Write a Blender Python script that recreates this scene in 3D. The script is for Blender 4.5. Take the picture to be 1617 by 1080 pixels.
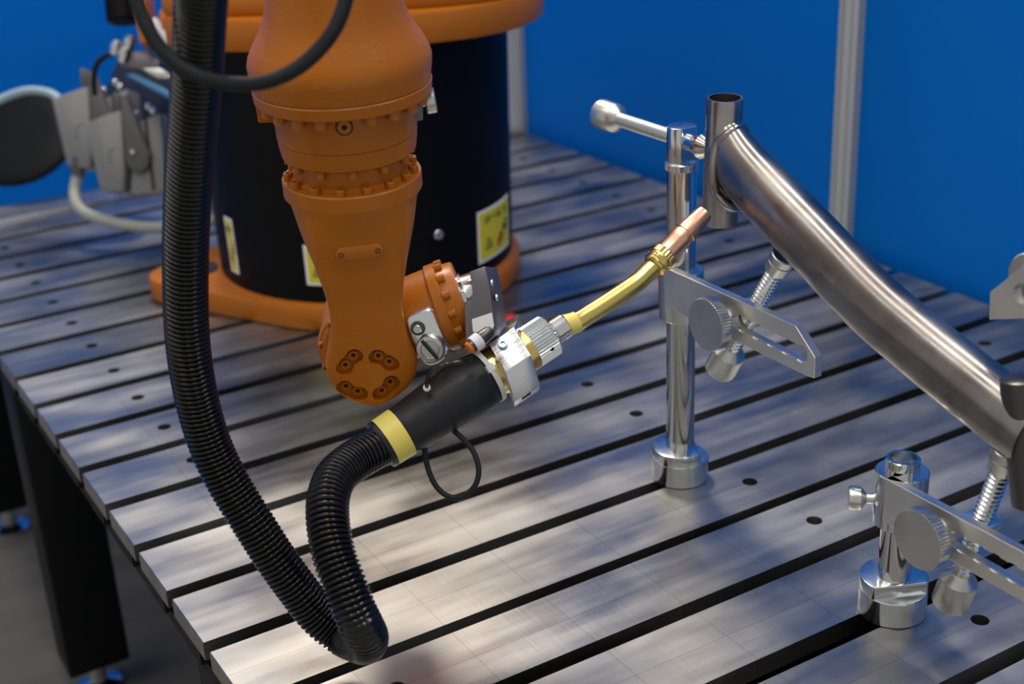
import bpy, bmesh, math, random
from mathutils import Vector as V, Matrix as M
random.seed(7)
for o in list(bpy.data.objects): bpy.data.objects.remove(o)
scene = bpy.context.scene
COL = scene.collection
MM = 0.001
# ------------------------------------------------------------------ camera
F_PX = 2194.888; W_PX, H_PX = 1617, 1080
AZ, PIT, ROL = 0.53265, 0.40573, -0.04640
CAM = V((-277.14, -1733.15, 718.66))                      # millimetres, table top is z = 0
fw = V((math.sin(AZ)*math.cos(PIT), math.cos(AZ)*math.cos(PIT), -math.sin(PIT)))
r0 = V((math.cos(AZ), -math.sin(AZ), 0)); u0 = r0.cross(fw)
RT = r0*math.cos(ROL) + u0*math.sin(ROL); UP = -r0*math.sin(ROL) + u0*math.cos(ROL)
cd = bpy.data.cameras.new('camera'); cam = bpy.data.objects.new('camera', cd); COL.objects.link(cam)
cam.matrix_world = M(((RT.x, UP.x, -fw.x, CAM.x*MM), (RT.y, UP.y, -fw.y, CAM.y*MM), (RT.z, UP.z, -fw.z, CAM.z*MM), (0, 0, 0, 1)))
cd.sensor_width = 36; cd.lens = F_PX*36/W_PX; cd.clip_start = 0.02
cd.dof.use_dof = True; cd.dof.focus_distance = 1.215; cd.dof.aperture_fstop = 4.6
scene.camera = cam
# ------------------------------------------------------------------ light
wd = bpy.data.worlds.new('hall'); scene.world = wd; wd.use_nodes = True
bg = wd.node_tree.nodes['Background']; bg.inputs[0].default_value = (0.92, 0.91, 0.89, 1); bg.inputs[1].default_value = 0.42
def area(name, loc, target, size, power, col):
    l = bpy.data.lights.new(name, 'AREA'); l.shape = 'RECTANGLE'; l.size, l.size_y = size; l.energy = power; l.color = col
    o = bpy.data.objects.new(name, l); COL.objects.link(o); o.location = loc
    o.rotation_euler = (V(target) - V(loc)).to_track_quat('-Z', 'Y').to_euler(); return o
area('hall_spot', (0.95, 1.25, 3.0), (0.45, -0.65, 0), (0.6, 0.6), 54, (1.0, 0.89, 0.74))
area('hall_spot', (2.2, 0.9, 3.0), (0.5, -0.8, 0), (0.7, 0.7), 52, (1.0, 0.88, 0.72))
for lx, ly, pw in ((-1.7, -0.4, 20), (-0.2, -0.9, 32), (1.5, -1.2, 38)):     # overhead softbox strips, added for contrast and streaks on the metals
    area('added_softbox_strip', (lx, ly, 3.3), (lx, ly, 0), (0.35, 3.4), pw, (1.0, 0.95, 0.88))
vs = scene.view_settings; vs.view_transform = 'Standard'; vs.look = 'None'; vs.gamma = 1; vs.exposure = 0.2; vs.use_curve_mapping = False

# ------------------------------------------------------------------ placing: a point of the place seen at (x, y), at a depth or on a plane
def ray(x, y): return RT*((x - W_PX/2)/F_PX) - UP*((y - H_PX/2)/F_PX) + fw
def at(x, y, D): return CAM + ray(x, y)*D
def on_x(x, y, X): d = ray(x, y); return CAM + d*((X - CAM.x)/d.x)
def on_z(x, y, Z): d = ray(x, y); return CAM + d*((Z - CAM.z)/d.z)
def frame(axis, hint=V((0, 0, 1))):
    a = V(axis).normalized()
    if abs(a.dot(hint)) > .98: hint = V((1, 0, 0))
    s = hint.cross(a).normalized(); return s, a.cross(s), a

# ------------------------------------------------------------------ mesh builder
class MB:
    def __init__(s): s.v = []; s.f = []
    def add(s, vs, fs):
        n = len(s.v); s.v += [V(p) for p in vs]; s.f += [tuple(i + n for i in f) for f in fs]; return s
    def rings(s, rr, cap=(True, True), closed=False):
        k = len(rr[0]); vs = [p for r in rr for p in r]; fs = []
        m = len(rr)
        for i in range(m if closed else m - 1):
            j = (i + 1) % m
            for q in range(k):
                fs.append((i*k + q, i*k + (q + 1) % k, j*k + (q + 1) % k, j*k + q))
        if not closed:
            if cap[0]: fs.append(tuple(range(k - 1, -1, -1)))
            if cap[1]: fs.append(tuple((m - 1)*k + q for q in range(k)))
        return s.add(vs, fs)
    def lathe(s, p0, axis, prof, seg=32, cap=(True, True), closed=False):
        x, y, a = frame(axis); p0 = V(p0)
        rr = [[p0 + a*t + (x*math.cos(2*math.pi*q/seg) + y*math.sin(2*math.pi*q/seg))*max(r, .01) for q in range(seg)] for t, r in prof]
        return s.rings(rr, cap, closed)
    def cyl(s, p0, p1, r, seg=28, ch=0, r1=None):
        p0, p1 = V(p0), V(p1); L = (p1 - p0).length; r1 = r if r1 is None else r1
        if ch: return s.lathe(p0, p1 - p0, [(0, r - ch), (ch, r), (L - ch, r1), (L, r1 - ch)], seg)
        return s.lathe(p0, p1 - p0, [(0, r), (L, r1)], seg)
    def tube(s, path, rad, seg=16, cap=(True, True), closed=False):
        path = [V(p) for p in path]; n = len(path); rr = []
        t = (path[1] - path[0]).normalized(); x, y, _ = frame(t)
        for i, p in enumerate(path):
            t2 = (path[(i + 1) % n if closed else min(i + 1, n - 1)] - path[i - 1 if closed else max(i - 1, 0)]).normalized()
            x = (x - t2*x.dot(t2)).normalized(); y = t2.cross(x)
            r = rad(i/(n - 1)) if callable(rad) else rad
            rr.append([p + (x*math.cos(2*math.pi*q/seg) + y*math.sin(2*math.pi*q/seg))*r for q in range(seg)])
        return s.rings(rr, cap, closed)
    def prism(s, poly, vec):
        poly = [V(p) for p in poly]; vec = V(vec); n = len(poly)
        nrm = sum(((poly[i] - poly[0]).cross(poly[(i + 1) % n] - poly[0]) for i in range(1, n)), V((0, 0, 0)))
        if nrm.dot(vec) > 0: poly = poly[::-1]
        return s.add(poly + [p + vec for p in poly], [tuple(range(n))] + [tuple(range(2*n - 1, n - 1, -1))] +
                     [((i + 1) % n, i, i + n, (i + 1) % n + n) for i in range(n)])
    def box(s, c, ex, ey, ez):
        c, ex, ey, ez = V(c), V(ex), V(ey), V(ez)
        return s.prism([c - ex - ey - ez, c + ex - ey - ez, c + ex + ey - ez, c - ex + ey - ez], ez*2)
    def aabb(s, x0, x1, y0, y1, z0, z1):
        return s.box(((x0 + x1)/2, (y0 + y1)/2, (z0 + z1)/2), ((x1 - x0)/2, 0, 0), (0, (y1 - y0)/2, 0), (0, 0, (z1 - z0)/2))
    def mesh(s, name, mat, org=V((0, 0, 0)), bevel=0, smooth=35, bseg=2):
        me = bpy.data.meshes.new(name)
        me.from_pydata([tuple((p - org)*MM) for p in s.v], [], s.f)
        bm = bmesh.new(); bm.from_mesh(me)
        bmesh.ops.recalc_face_normals(bm, faces=bm.faces)
        if bevel:
            es = [e for e in bm.edges if len(e.link_faces) == 2 and e.calc_face_angle(0) > math.radians(30)]
            bmesh.ops.bevel(bm, geom=es, offset=bevel*MM, segments=bseg, profile=.5, affect='EDGES', clamp_overlap=True)
        bm.to_mesh(me); bm.free()
        if smooth:
            me.shade_smooth(); me.set_sharp_from_angle(angle=math.radians(smooth))
        if mat: me.materials.append(mat)
        return me
ORG = {}
def link(o, parent, org):
    COL.objects.link(o); ORG[o.name] = V(org)
    if parent: o.parent = parent
    return o
def tag(o, label=None, cat=None, group=None, kind=None):
    for k, x in (('label', label), ('category', cat), ('group', group), ('kind', kind)):
        if x: o[k] = x
    return o
def thing(name, loc, label, cat, group=None):
    o = bpy.data.objects.new(name, None); o.empty_display_size = .02; o.location = V(loc)*MM
    link(o, None, loc); return tag(o, label, cat, group)
def part(name, mb, mat, parent, bevel=0, smooth=35, label=None, kind=None, bseg=2):
    org = ORG[parent.name]
    o = bpy.data.objects.new(name, mb.mesh(name, mat, org, bevel, smooth, bseg)); link(o, parent, org); return tag(o, label, None, None, kind)
def solo(name, mb, mat, loc, label, cat, group=None, bevel=0, smooth=35):
    o = bpy.data.objects.new(name, mb.mesh(name, mat, V(loc), bevel, smooth)); o.location = V(loc)*MM
    link(o, None, loc); return tag(o, label, cat, group)
def struct(name, mb, mat, bevel=0, smooth=35):
    o = bpy.data.objects.new(name, mb.mesh(name, mat, V((0, 0, 0)), bevel, smooth)); link(o, None, (0, 0, 0)); o['kind'] = 'structure'; return o
def inst(name, me, p, axis, parent, hint=V((0, 0, 1))):
    """share mesh me (modelled along +Z at its origin) as a part at p pointing along axis"""
    x, y, a = frame(axis, hint); q = (V(p) - ORG[parent.name])*MM
    o = bpy.data.objects.new(name, me)
    o.matrix_local = M(((x.x, y.x, a.x, q.x), (x.y, y.y, a.y, q.y), (x.z, y.z, a.z, q.z), (0, 0, 0, 1)))
    link(o, parent, p); return o
def cut(o, mbs, flat=False):
    """cut pockets / slots out of a part and keep the result as its mesh"""
    for mb in mbs:
        c = bpy.data.objects.new('cutter', mb.mesh('cutter', None, ORG[o.name], 0, 0)); COL.objects.link(c)
        if o.parent: c.location = o.parent.location
        else: c.location = o.location
        m = o.modifiers.new('b', 'BOOLEAN'); m.operation = 'DIFFERENCE'; m.solver = 'EXACT'; m.object = c
        bpy.context.view_layer.update()
        me = bpy.data.meshes.new_from_object(o.evaluated_get(bpy.context.evaluated_depsgraph_get()))
        o.modifiers.clear(); old = o.data; o.data = me; me.name = old.name
        cm = c.data; bpy.data.objects.remove(c); bpy.data.meshes.remove(cm); bpy.data.meshes.remove(old)
    if flat: o.data.shade_flat()
    else: o.data.shade_smooth(); o.data.set_sharp_from_angle(angle=math.radians(32))
def spline(pts, n=12):
    pts = [V(p) for p in pts]; out = []
    for i in range(len(pts) - 1):
        p0 = pts[max(i - 1, 0)]; p1, p2 = pts[i], pts[i + 1]; p3 = pts[min(i + 2, len(pts) - 1)]
        for k in range(n):
            t = k/n
            out.append(.5*((2*p1) + (p2 - p0)*t + (2*p0 - 5*p1 + 4*p2 - p3)*t*t + (3*p1 - p0 - 3*p2 + p3)*t**3))
    out.append(pts[-1]); return out
def resample(path, step):
    out = [path[0]]; acc = 0
    for a, b in zip(path, path[1:]):
        L = (b - a).length; d = step - acc
        while d <= L and L > 0:
            out.append(a + (b - a)*(d/L)); d += step
        acc = (acc + L) % step if L else acc
    return out
def lerp_tab(tab, x):
    if x <= tab[0][0]: return tab[0][1]
    for (a, p), (b, q) in zip(tab, tab[1:]):
        if x <= b: t = (x - a)/(b - a); return p + (q - p)*t
    return tab[-1][1]

# ------------------------------------------------------------------ materials
def mat(name, col, rough=.5, metal=0, noise=None, bump=None, rvar=None, coat=0, spec=.5, aniso=0):
    """noise = (scale, second colour, amount[, stretch]); bump = (scale, strength); rvar = (scale, low, high[, stretch])"""
    m = bpy.data.materials.new(name); m.use_nodes = True; nt = m.node_tree; b = nt.nodes['Principled BSDF']; L = nt.links.new
    b.inputs['Base Color'].default_value = (*col, 1); b.inputs['Roughness'].default_value = rough; b.inputs['Metallic'].default_value = metal
    b.inputs['Specular IOR Level'].default_value = spec; b.inputs['Coat Weight'].default_value = coat
    tc = nt.nodes.new('ShaderNodeTexCoord')
    def nz(scale, stretch=(1, 1, 1), detail=4):
        mp = nt.nodes.new('ShaderNodeMapping'); mp.inputs['Scale'].default_value = stretch; L(tc.outputs['Object'], mp.inputs[0])
        n = nt.nodes.new('ShaderNodeTexNoise'); n.inputs['Scale'].default_value = scale; n.inputs['Detail'].default_value = detail; L(mp.outputs[0], n.inputs['Vector']); return n
    if noise:
        n = nz(noise[0], noise[3] if len(noise) > 3 else (1, 1, 1)); rp = nt.nodes.new('ShaderNodeValToRGB')
        rp.color_ramp.elements[0].position = .35; rp.color_ramp.elements[1].position = .35 + .4/max(noise[2], .1)
        rp.color_ramp.elements[0].color = (*noise[1], 1); rp.color_ramp.elements[1].color = (*col, 1)
        L(n.outputs['Fac'], rp.inputs[0]); L(rp.outputs[0], b.inputs['Base Color'])
    if bump:
        n = nz(bump[0], detail=2); bp = nt.nodes.new('ShaderNodeBump'); bp.inputs['Strength'].default_value = bump[1]; bp.inputs['Distance'].default_value = .001
        L(n.outputs['Fac'], bp.inputs['Height']); L(bp.outputs[0], b.inputs['Normal'])
    if rvar:
        n = nz(rvar[0], rvar[3] if len(rvar) > 3 else (1, 1, 1)); mr = nt.nodes.new('ShaderNodeMapRange')
        mr.inputs['From Min'].default_value = .3; mr.inputs['From Max'].default_value = .7
        mr.inputs['To Min'].default_value = rvar[1]; mr.inputs['To Max'].default_value = rvar[2]
        L(n.outputs['Fac'], mr.inputs[0]); L(mr.outputs[0], b.inputs['Roughness'])
    return m
ORANGE = mat('orange_paint', (.50, .150, .004), .36, noise=(6, (.43, .122, .003), .8), bump=(420, .10), spec=.4)
ORANGE_CAST = mat('orange_cast_paint', (.50, .150, .004), .36, noise=(6, (.43, .122, .003), .8), bump=(240, .38), spec=.4)
BLACKP = mat('black_paint', (.004, .004, .005), .42, spec=.12)
BLACKF = mat('black_frame_paint', (.005, .006, .007), .5, spec=.2)
RUBBER = mat('black_rubber', (.012, .013, .015), .42, rvar=(60, .36, .52), spec=.4)
CABLE = mat('cable_rubber', (.012, .015, .018), .6, spec=.25)
HOSE = mat('black_hose_plastic', (.003, .003, .0035), .17, spec=.42)
BLUE = mat('blue_panel', (.0, .155, .62), .6, spec=.1)
ALU_POST = mat('brushed_aluminium_post', (.56, .58, .60), .45, .3)
ZINC = mat('zinc_plated_steel', (.74, .77, .78), .17, 1, rvar=(25, .12, .26))
ZINCR = mat('satin_zinc_steel', (.66, .66, .63), .33, 1, rvar=(40, .26, .4))
SATIN = mat('satin_bar_steel', (.78, .76, .71), .42, 1, rvar=(30, .36, .48))
CHROME = mat('polished_steel', (.75, .74, .72), .10, 1, rvar=(20, .07, .16))
RAW = mat('raw_steel_tube', (.58, .55, .52), .25, 1, noise=(13, (.24, .215, .20), .9, (1, 1, 1)), rvar=(18, .19, .37))
DARKSTEEL = mat('dark_steel', (.10, .095, .09), .3, .8, rvar=(18, .22, .45))
ALU = mat('milled_aluminium', (.78, .79, .80), .24, 1, rvar=(60, .18, .32, (1, 12, 1)))
GREYSTEEL = mat('grey_bracket_steel', (.25, .235, .25), .4, .85, noise=(30, (.18, .165, .185), .8))
BRASS = mat('brass', (.80, .58, .20), .2, 1)
BRASSTUBE = mat('yellow_brass_tube', (.74, .60, .19), .21, 1, rvar=(40, .17, .27))
COPPER = mat('copper', (.86, .47, .33), .26, 1, rvar=(50, .22, .34))
YTAPE = mat('yellow_tape', (.86, .70, .10), .34, noise=(14, (.80, .68, .17), .8))
YLABEL = mat('yellow_label', (.72, .62, .02), .5)
WLABEL = mat('white_label', (.9, .9, .88), .55)
PRINT = mat('black_print', (.04, .05, .02), .6)
REDPRINT = mat('red_print', (.42, .06, .01), .6)
WHITEPL = mat('white_plastic', (.76, .77, .78), .45)
WIRE = mat('black_wire', (.01, .01, .011), .22)
CONN = mat('grey_die_cast', (.20, .205, .215), .5, .2)
CONNP = mat('grey_connector_lever', (.085, .087, .09), .55)
GREYCABLE = mat('grey_cable', (.33, .35, .33), .55)
PALECABLE = mat('pale_blue_cable', (.30, .42, .52), .5)
RED = mat('red_plastic', (.62, .02, .015), .35)
DARKHOLE = mat('dark_bore', (.008, .008, .008), .6)
SCREW = mat('blued_screw', (.35, .55, .68), .25, 1)
FLOORM = mat('grey_carpet', (.22, .205, .175), .85, noise=(5, (.14, .13, .115), .8, (1, 3, 1)))

def steel_slat():
    m = bpy.data.materials.new('ground_steel_slat'); m.use_nodes = True; nt = m.node_tree; b = nt.nodes['Principled BSDF']; L = nt.links.new
    N = nt.nodes.new
    geo = N('ShaderNodeNewGeometry'); tc = N('ShaderNodeTexCoord')
    def noise(src, scale, stretch, detail=5, rough=.55):
        mp = N('ShaderNodeMapping'); mp.inputs['Scale'].default_value = stretch; L(src, mp.inputs[0])
        n = N('ShaderNodeTexNoise'); n.inputs['Scale'].default_value = scale; n.inputs['Detail'].default_value = detail; n.inputs['Roughness'].default_value = rough
        L(mp.outputs[0], n.inputs['Vector']); return n.outputs['Fac']
    def mrange(src, a, c, lo, hi):
        n = N('ShaderNodeMapRange'); n.inputs['From Min'].default_value = a; n.inputs['From Max'].default_value = c
        n.inputs['To Min'].default_value = lo; n.inputs['To Max'].default_value = hi; L(src, n.inputs[0]); return n.outputs[0]
    cloud = noise(geo.outputs['Position'], 7.5, (.6, 1, 1), 3)
    patch = noise(geo.outputs['Position'], 4.2, (.8, 1, 1), 3)
    streak = noise(geo.outputs['Position'], 26, (.12, 1, 1), 4)
    fine = noise(geo.outputs['Position'], 260, (1, .05, 1), 2)
    r1 = mrange(cloud, .36, .64, .28, .46)
    add = N('ShaderNodeMath'); add.operation = 'ADD'; L(r1, add.inputs[0]); L(mrange(streak, .3, .7, -.05, .05), add.inputs[1])
    L(add.outputs[0], b.inputs['Roughness'])
    rp = N('ShaderNodeValToRGB'); rp.color_ramp.elements[0].color = (.27, .268, .265, 1); rp.color_ramp.elements[1].color = (.52, .505, .48, 1)
    rp.color_ramp.elements[0].position = .34; rp.color_ramp.elements[1].position = .66
    av = N('ShaderNodeMath'); av.operation = 'ADD'; L(streak, av.inputs[0]); L(patch, av.inputs[1]); hv = N('ShaderNodeMath'); hv.operation = 'MULTIPLY'; hv.inputs[1].default_value = .5; L(av.outputs[0], hv.inputs[0]); L(hv.outputs[0], rp.inputs[0])
    # scribed grid lines: along the slat centre and every 97 mm across
    sx = N('ShaderNodeSeparateXYZ'); L(tc.outputs['Object'], sx.inputs[0])
    def line(src, period, off, w):
        s = N('ShaderNodeMath'); s.operation = 'SUBTRACT'; s.inputs[1].default_value = off; L(src, s.inputs[0])
        mo = N('ShaderNodeMath'); mo.operation = 'PINGPONG'; mo.inputs[1].default_value = period/2; L(s.outputs[0], mo.inputs[0])
        c = N('ShaderNodeMath'); c.operation = 'LESS_THAN'; c.inputs[1].default_value = w; L(mo.outputs[0], c.inputs[0]); return c.outputs[0]
    l1 = line(sx.outputs['X'], .0972, .578, .00022); l2 = line(sx.outputs['Y'], .4, .0415, .00022)
    mx = N('ShaderNodeMath'); mx.operation = 'MAXIMUM'; L(l1, mx.inputs[0]); L(l2, mx.inputs[1])
    mxs = N('ShaderNodeMath'); mxs.operation = 'MULTIPLY'; mxs.inputs[1].default_value = .62; L(mx.outputs[0], mxs.inputs[0])
    mix = N('ShaderNodeMix'); mix.data_type = 'RGBA'; L(mxs.outputs[0], mix.inputs['Factor']); L(rp.outputs[0], mix.inputs['A']); mix.inputs['B'].default_value = (.07, .06, .05, 1)
    L(mix.outputs['Result'], b.inputs['Base Color'])
    b.inputs['Metallic'].default_value = 1
    bp = N('ShaderNodeBump'); bp.inputs['Strength'].default_value = .05; bp.inputs['Distance'].default_value = .001; L(fine, bp.inputs['Height']); L(bp.outputs[0], b.inputs['Normal'])
    return m
SLAT = steel_slat()
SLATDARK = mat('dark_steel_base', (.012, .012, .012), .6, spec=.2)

# ------------------------------------------------------------------ the setting
FLOOR_Z = -575
struct('floor', MB().aabb(-2500, 3000, -3000, 3000, FLOOR_Z - 20, FLOOR_Z), FLOORM, smooth=0)
def panel_wall(name, p0, p1, n_in, width, joints):
    """booth partition: separate blue panels between aluminium posts"""
    p0, p1 = V(p0), V(p1); d = (p1 - p0).normalized(); nin = V(n_in)
    root = struct(name, MB().prism([p0 - nin*30, p1 - nin*30, p1 - nin*34, p0 - nin*34], V((0, 0, 2400))), BLUE, smooth=0)
    js = sorted(joints); L = (p1 - p0).length
    for a, b in zip([0] + js, js + [L]):
        if b - a < 30: continue
        part('panel', MB().prism([p0 + d*(a + 1), p0 + d*(b - 1), p0 + d*(b - 1) - nin*28, p0 + d*(a + 1) - nin*28], V((0, 0, 2400))), BLUE, root, smooth=0)
    return root, d, nin
WX = 1176
RIGHT_JOINTS_Y = (650, -274, -1176, -2084)
panel_wall('wall_right', (WX, -2600, FLOOR_Z), (WX, 1560, FLOOR_Z), (-1, 0, 0), 0, [y + 2600 for y in RIGHT_JOINTS_Y])
panel_wall('wall_back', (-2400, 1560, FLOOR_Z), (WX, 1560, FLOOR_Z), (0, -1, 0), 0, [WX + 2400 - 925*k for k in range(1, 4)])
def post(n, x, y):
    mb = MB(); w = 20
    pts = []
    for k in range(8):                                     # octagonal extrusion with a groove on every other face
        a0 = math.radians(22.5 + 45*k); a1 = math.radians(22.5 + 45*(k + 1)); p, q = V((math.cos(a0), math.sin(a0), 0))*w, V((math.cos(a1), math.sin(a1), 0))*w
        g = ((p + q)/2).normalized()*4
        pts += [p, p.lerp(q, .36), p.lerp(q, .36) - g, p.lerp(q, .64) - g, p.lerp(q, .64)]
    mb.prism([V((x, y, FLOOR_Z)) + p for p in pts], V((0, 0, 2450)))
    struct('trim_%d' % n, mb, ALU_POST, smooth=20)
for i, y in enumerate(RIGHT_JOINTS_Y[:3]): post(i + 1, WX - 6, y)
post(4, WX - 10, 1550); post(5, WX - 925, 1554); post(6, WX - 1850, 1554)

# ------------------------------------------------------------------ the slotted table
TL, PER, SW = 1152, 100, 17
table = thing('welding_table', (TL/2, -300, FLOOR_Z), 'long slotted steel welding table with black legs under the robot', 'table')
HOLES = (113, 578, 1048); HR = 8
def slat_mesh():
    mb = MB(); d = PER - SW; y0, y1 = 0, d; zt, zb = 0, -19; c = d/2
    xs = [0]
    for h in HOLES: xs += [h - 16, h + 16]
    xs.append(TL)
    for i in range(0, len(xs), 2):                         # solid runs
        a, b = xs[i], xs[i + 1]
        mb.add([(a, y0, zt), (b, y0, zt), (b, y1, zt), (a, y1, zt)], [(0, 1, 2, 3)])
    for h in HOLES:                                        # patches with a real bore
        n = 24; circ = []; sq = []
        for q in range(n):
            t = 2*math.pi*(q + .5)/n; cx, cy = math.cos(t), math.sin(t)
            circ.append((h + HR*cx, c + HR*cy, zt)); k = max(abs(cx)/16, abs(cy)/c); sq.append((h + cx/k, c + cy/k, zt))
        corner = {q: None for q in range(n)}
        mb.add(circ + sq, [(q, n + q, n + (q + 1) % n, (q + 1) % n) for q in range(n)])
        for sxn, syn in ((1, 1), (-1, 1), (-1, -1), (1, -1)):  # fill the four corners
            cpt = (h + 16*sxn, c + c*syn, zt)
            best = None
            for q in range(n):
                A, B = sq[q], sq[(q + 1) % n]
                onA = abs(abs(A[0] - h) - 16) < 1e-6; onB = abs(abs(B[0] - h) - 16) < 1e-6
                if onA != onB and (A[0] + B[0] - 2*h)*sxn > 0 and (A[1] + B[1] - 2*c)*syn > 0: best = (A, B)
            if best: mb.add([best[0], cpt, best[1]], [(0, 1, 2)])
        low = [(x, y, zb) for x, y, z in circ]
        mb.add(circ + low, [(q, (q + 1) % n, n + (q + 1) % n, n + q) for q in range(n)])
    for pts in ([(0, y0, zt), (TL, y0, zt), (TL, y0, zb), (0, y0, zb)], [(0, y1, zt), (TL, y1, zt), (TL, y1, zb), (0, y1, zb)],
                [(0, y0, zt), (0, y1, zt), (0, y1, zb), (0, y0, zb)], [(TL, y0, zt), (TL, y1, zt), (TL, y1, zb), (TL, y0, zb)]):
        mb.add(pts, [(0, 1, 2, 3)])
    me = bpy.data.meshes.new('slat'); me.from_pydata([tuple(p*MM) for p in mb.v], [], mb.f)
    bm = bmesh.new(); bm.from_mesh(me); bmesh.ops.remove_doubles(bm, verts=bm.verts, dist=1e-6); bmesh.ops.recalc_face_normals(bm, faces=bm.faces)
    # thin chamfer along the long top edges
    es = [e for e in bm.edges if len(e.link_faces) == 2 and abs(e.calc_face_angle(0) - math.pi/2) < .05 and abs(e.verts[0].co.z) < 1e-6 and abs(e.verts[1].co.z) < 1e-6
          and (e.verts[0].co.xy - V((0, 0))).length >= 0 and not any(abs((e.verts[0].co.xy - V((h*MM, c*MM))).length - HR*MM) < 1e-5 for h in HOLES)]
    bmesh.ops.bevel(bm, geom=es, offset=.0009, segments=1, affect='EDGES', clamp_overlap=True)
    bm.to_mesh(me); bm.free(); me.materials.append(SLAT); return me
SM = slat_mesh()
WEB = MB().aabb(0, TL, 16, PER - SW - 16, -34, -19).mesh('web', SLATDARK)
EDGE = {9: -897, 10: -997, 11: -1105, 12: -1205, 13: -1305}
for k in range(-7, 14):
    y = EDGE.get(k, -PER*k)
    o = bpy.data.objects.new('slat', SM); link(o, table, (0, y, 0)); o.location = (V((0, y, 0)) - ORG[table.name])*MM
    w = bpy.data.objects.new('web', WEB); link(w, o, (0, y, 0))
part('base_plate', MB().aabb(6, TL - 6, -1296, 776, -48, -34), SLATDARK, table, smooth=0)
part('lit_edge_strip', MB().aabb(0, TL, 688, 696, -18, 5), ALU, table, bevel=1)  # bright strip added for the highlight along the last slat's front edge
for y0 in (72, -760, 640):
    for x0 in (6, TL - 96):
        lg = part('leg', MB().aabb(x0, x0 + 90, y0, y0 + 72, -520, -48), BLACKF, table, bevel=3)
        ft = part('levelling_foot', MB().lathe((x0 + 45, y0 + 36, FLOOR_Z), (0, 0, 1), [(0, 34), (8, 34), (16, 14), (55, 12)], 24), ZINC, lg)
for x0 in (110, TL - 150): part('rail', MB().aabb(x0, x0 + 40, -1280, 760, -110, -48), BLACKF, table, bevel=2)
part('side_skirt', MB().aabb(8, 100, -1290, -640, -130, -48), BLACKF, table, bevel=2)

# ------------------------------------------------------------------ shared small meshes (along +Z from their origin)
def cap_screw(name, r, h, m, sock=True):
    mb = MB()
    if sock: mb.lathe((0, 0, 0), (0, 0, 1), [(0, r), (h - .15*r, r), (h, r*.88), (h, r*.5), (h*.45, r*.46)], 14)
    else: mb.lathe((0, 0, 0), (0, 0, 1), [(0, r), (h - .2*r, r), (h, r*.85)], 14)
    return mb.mesh(name, m)
# ------------------------------------------------------------------ robot base
BC = on_z(581, 396, 36); BC.z = 0
side = V((RT.x, RT.y, 0)).normalized(); front = V((side.y, -side.x, 0))
robot = thing('welding_robot', BC, 'orange robot on a black drum base with its arm hanging over the table', 'robot')
DR, DZ0, DZ1 = 215, 36, 380
def hull(pts):
    pts = sorted(set((round(p.x, 3), round(p.y, 3)) for p in pts))
    def half(ps):
        h = []
        for p in ps:
            while len(h) > 1 and (h[-1][0] - h[-2][0])*(p[1] - h[-2][1]) - (h[-1][1] - h[-2][1])*(p[0] - h[-2][0]) <= 0: h.pop()
            h.append(p)
        return h
    a, b = half(pts), half(pts[::-1]); return [V((x, y, 0)) for x, y in a[:-1] + b[:-1]]
def circ2(c, r, n=48): return [c + V((math.cos(2*math.pi*k/n), math.sin(2*math.pi*k/n), 0))*r for k in range(n)]
lug = on_z(292, 428, 34); lug.z = 0
ld = (lug - BC); lug_b = BC + V((-ld.y, ld.x, 0)).normalized()*250 if False else BC + V((ld.y, -ld.x, 0)).normalized()*-255
pts = hull(circ2(BC, 226, 64) + circ2(lug, 52, 24) + circ2(BC - front*245 + side*20, 50, 24))
base = part('base_flange', MB().prism([p + V((0, 0, .4)) for p in pts], V((0, 0, 33.6))), ORANGE, robot, bevel=5)
part('base_step', MB().lathe(BC + V((0, 0, 33)), (0, 0, 1), [(0, 222), (3, 220), (6, 212)], 72), ORANGE, robot)
pad = MB().lathe(lug + V((0, 0, 33)) + side*18 - front*6, (0, 0, 1), [(0, 30), (3, 30), (4, 29)], 28)
pdo = part('bolt_pad', pad, DARKSTEEL, robot)
inst('bolt', cap_screw('bolt', 11, 9, ZINC), lug + V((0, 0, 36)) + side*18 - front*6, (0, 0, 1), robot)
part('drum', MB().lathe(BC, (0, 0, 1), [(DZ0, DR), (DZ1, DR + 7)], 96), BLACKP, robot)
def on_drum(ang, z, rr=DR): return BC + (side*math.sin(ang) + front*math.cos(ang))*(rr + (7*(z - DZ0)/(DZ1 - DZ0) if rr > 10 else 0)) + V((0, 0, z))
def drum_patch(mb, a0, a1, z0, z1, off, thick=.6, n=8):
    rr = []
    for i in range(n + 1):
        a = a0 + (a1 - a0)*i/n
        rr.append([on_drum(a, z0, DR + off), on_drum(a, z1, DR + off), on_drum(a, z1, DR + off - thick), on_drum(a, z0, DR + off - thick)])
    return mb.rings(rr)
def px_on_drum(x, y):
    lo = None; d = ray(x, y); b = CAM - BC; A = d.x**2 + d.y**2; B = 2*(b.x*d.x + b.y*d.y); Cc = b.x**2 + b.y**2 - DR**2
    disc = B*B - 4*A*Cc
    t = (-B - math.sqrt(max(disc, 0)))/(2*A); p = CAM + d*t - BC
    return math.atan2(p.dot(side), p.dot(front)), p.z
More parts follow.
